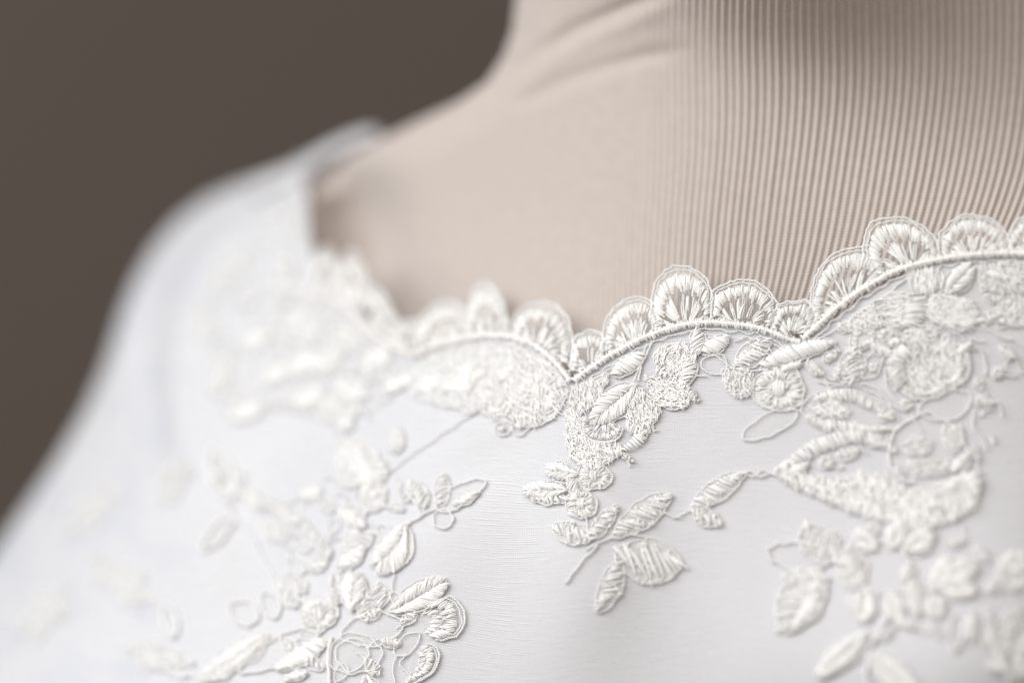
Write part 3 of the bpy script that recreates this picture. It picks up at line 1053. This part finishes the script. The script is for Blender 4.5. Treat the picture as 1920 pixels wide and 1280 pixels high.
# --- left spray
leaf((820, 956), (912, 902), 40, "open", rope=0.28)
leaf((852, 950), (900, 925), 16, "dense")
leaf((828, 950), (833, 890), 30, "loose")
blossom((832, 974), 19, 18, ring=False, bead=False, rope=0.26)
leaf((802, 952), (772, 902), 34, "loose")
stem([(818, 956), (790, 970), (768, 984), (752, 992)], 0.3)
leaf((762, 985), (706, 1066), 66, "dense", bend=-0.1, blunt=1.0)
leaf((640, 1066), (686, 1028), 32, "dense")
leaf((652, 1050), (674, 990), 30, "dense")
stem([(738, 882), (714, 900), (704, 935), (682, 975), (660, 1010), (645, 1060), (640, 1075)], 0.34)
blossom((702, 932), 26, 28)
leaf((705, 910), (722, 868), 28, "dense")
leaf((690, 985), (640, 960), 30, "dense")
leaf((432, 936), (402, 846), 42, "open", rope=0.6)
band([(425, 915), (470, 930), (512, 948), (556, 972), (590, 1004), (622, 1042)], 17, "stem", bulge=0.9)
stem([(498, 938), (536, 964), (560, 1002), (600, 1032), (625, 1046)], 0.35)
leaf((438, 972), (380, 1034), 26, "open", rope=0.5)
leaf((540, 1010), (490, 990), 30, "loose")

# --- flower bottom left
leaf((733, 1150), (838, 1090), 54, "dense", blunt=1.2)
scallop([(806, 1136), (826, 1124), (852, 1122), (870, 1145), (870, 1175), (852, 1196), (818, 1200)], (782, 1150), (792, 1186), "fan_petal", inner=0.7)
scallop([(800, 1206), (818, 1212), (825, 1236), (812, 1260), (786, 1278), (765, 1290)], (775, 1225), (760, 1262), "fan_petal", inner=0.55)
leaf((640, 1194), (758, 1174), 62, "open", bend=-0.03, blunt=1.0, rope=0.26)
blossom((662, 1228), 30, 30, ring=False, bead=False, rope=0.26)
blossom((668, 1226), 46, 40, ring=False, bead=False, rope=0.22)
leaf((742, 1228), (788, 1188), 30, "open", rope=0.22)
stem([(745, 1230), (740, 1255), (742, 1290)], 0.22)
stem([(765, 1225), (752, 1245), (770, 1268), (768, 1290)], 0.2)
leaf((662, 1146), (668, 1076), 52, "dense", blunt=1.2)
leaf((716, 1140), (710, 1096), 40, "loose", blunt=1.2)
leaf((690, 1165), (686, 1128), 34, "loose")
blossom((600, 1152), 36, 33)
leaf((618, 1198), (522, 1258), 36, "dense")
leaf((506, 1192), (372, 1282), 40, "dense", rope=0.3)
leaf((600, 1180), (450, 1262), 48, "open", rope=0.3)
leaf((486, 1165), (432, 1138), 46, "open", rope=0.35)
leaf((520, 1160), (498, 1110), 34, "open", rope=0.35)
leaf((560, 1140), (520, 1090), 30, "loose", rope=0.3)
stem([(622, 1196), (618, 1240), (622, 1300)], 0.5)
leaf((330, 1195), (312, 1130), 26, "open", rope=0.5)
leaf((690, 1270), (700, 1310), 40, "dense")


# --- soft lace running over the chest towards the armhole, far out of focus
patch_([(430, 640), (500, 615), (545, 650), (600, 690), (690, 705), (735, 740), (690, 775), (610, 790), (540, 770), (460, 780), (410, 740), (400, 690)], 40, 0.002, 24, r=0.2, rope=0.1, net=M_NET_OPEN)
stem([(404, 740), (436, 770), (500, 760), (556, 752), (610, 735), (680, 720), (740, 712)], 0.35)
stem([(424, 690), (456, 645), (504, 632), (560, 640), (640, 650)], 0.35)
stem([(636, 790), (655, 830), (690, 880), (714, 905)], 0.35)
stem([(432, 936), (438, 972), (470, 1000), (500, 1060), (540, 1110), (590, 1140)], 0.35)
# --- tangle of small loops, sprigs and buds that ties the right-hand motifs together
TANGLE = [(1530, 690, 40), (1556, 668, -30), (1590, 690, 80), (1640, 690, -60), (1655, 655, 20), (1690, 640, -20), (1725, 630, 30), (1775, 640, 70), (1810, 655, -40),
          (1835, 720, 60), (1845, 755, 10), (1870, 700, -30), (1890, 660, 40), (1600, 660, 10), (1575, 700, -70), (1700, 760, 50), (1660, 780, -20), (1640, 830, 10),
          (1590, 850, -15), (1550, 868, 20), (1500, 880, -30), (1690, 890, 60), (1640, 905, 0), (1750, 940, 20), (1800, 870, -50), (1830, 850, 70), (1860, 560, 20),
          (1800, 585, -30), (1760, 575, 60), (1690, 585, 85), (1640, 600, 30), (1610, 610, -40), (1870, 520, 10), (1905, 530, -40), (1900, 580, 60), (1740, 530, 0),
          (1300, 740, 60), (1270, 690, 20), (1240, 735, -30), (1215, 790, 40), (1150, 850, 0), (1085, 850, 50), (1400, 668, -30), (1420, 655, 20), (1485, 690, -20),
          (1560, 1010, 30), (1590, 1030, -50), (1640, 990, 10), (1720, 985, 60), (1790, 1020, -20), (1840, 1040, 40), (1600, 1130, 70), (1700, 1170, 20), (1660, 1190, -30),
          (1760, 1180, 50), (1850, 1200, -40), (1870, 1250, 10), (1580, 1240, -20), (1690, 1250, 60)]
for i, (x, y, an) in enumerate(TANGLE):
    L_ = rng.uniform(24, 44)
    dx, dy = math.cos(math.radians(an)) * L_ / 2, math.sin(math.radians(an)) * L_ / 2
    if i % 4 == 3:
        blossom((x, y), L_ * 0.36, L_ * 0.30, an, bead=False)
    else:
        leaf((x - dx, y - dy), (x + dx, y + dy), L_ * rng.uniform(0.45, 0.65), ["dense", "loose", "loose", "dense"][i % 4], bend=rng.uniform(-0.1, 0.1))
    stem([(x + dx, y + dy), (x + dx * 1.6 + rng.normal(0, 6), y + dy * 1.6 + rng.normal(0, 6)), (x + dx * 2.1 + rng.normal(0, 12), y + dy * 2.1 + rng.normal(0, 12))], 0.2)

# --- loops and sprigs that fill out the left flower, its spray and the soft lace by the armhole
LOOPS = [(560, 1100, 30, 40), (585, 1185, -30, 44), (545, 1205, 20, 36), (630, 1120, 70, 36), (700, 1150, -20, 34), (745, 1120, 60, 30), (770, 1160, -40, 36), (735, 1205, 10, 34),
         (700, 1250, 50, 40), (640, 1260, -60, 40), (590, 1240, 30, 44), (560, 1270, -20, 40), (800, 1240, 80, 30), (480, 1230, -35, 50), (420, 1265, -30, 40), (650, 1090, 20, 30),
         (690, 1015, -50, 34), (720, 1000, 30, 30), (660, 960, 60, 34), (690, 900, -40, 36), (650, 905, 20, 40), (630, 990, -70, 34), (610, 950, 40, 40), (585, 925, -20, 40),
         (760, 930, 50, 28), (790, 925, -60, 26), (745, 955, 10, 26), (480, 945, 40, 36), (530, 985, 30, 40), (570, 1020, 60, 40), (450, 905, -60, 36), (415, 890, 80, 40),
         (600, 1060, -30, 40), (560, 1060, 40, 36), (520, 560, 50, 46), (545, 500, 80, 44), (555, 430, -70, 44), (500, 600, 20, 44), (470, 560, -40, 40), (525, 400, 40, 40),
         (560, 350, 80, 40), (480, 470, -30, 44), (880, 770, 20, 28), (905, 700, -50, 34), (990, 700, 40, 34), (925, 680, 10, 30), (840, 690, -20, 34), (1035, 720, 70, 30)]
for i, (x, y, an, L_) in enumerate(LOOPS):
    dx, dy = math.cos(math.radians(an)) * L_ / 2, math.sin(math.radians(an)) * L_ / 2
    st_ = ["loose", "open", "loose", "dense"][i % 4]
    leaf((x - dx, y - dy), (x + dx, y + dy), L_ * rng.uniform(0.5, 0.75), st_, bend=rng.uniform(-0.1, 0.1), name="petal", blunt=1.1)
    stem([(x - dx, y - dy), (x - dx * 1.6 + rng.normal(0, 6), y - dy * 1.6 + rng.normal(0, 6)), (x - dx * 2.0 + rng.normal(0, 10), y - dy * 2.0 + rng.normal(0, 10))], 0.2)

# --- faint lace on the sleeve
for cx, cy, rx, ry, an in [(175, 960, 60, 26, -40), (235, 1095, 70, 30, 35), (90, 1150, 60, 30, -50), (330, 905, 46, 22, -60), (430, 520, 56, 24, -50), (300, 1235, 60, 26, 20), (390, 610, 40, 20, 70)]:
    th_ = np.linspace(0, 2 * math.pi, 14, endpoint=False)
    rr_ = 1 + 0.3 * np.sin(th_ * 5 + cx)
    c_, s_ = math.cos(math.radians(an)), math.sin(math.radians(an))
    pl_ = [(cx + rx * q * math.cos(t_) * c_ - ry * q * math.sin(t_) * s_, cy + rx * q * math.cos(t_) * s_ + ry * q * math.sin(t_) * c_) for t_, q in zip(th_, rr_)]
    patch_(pl_, an, 0.010, 18, r=0.2, rope=0.14, net=M_NET_SOFT)
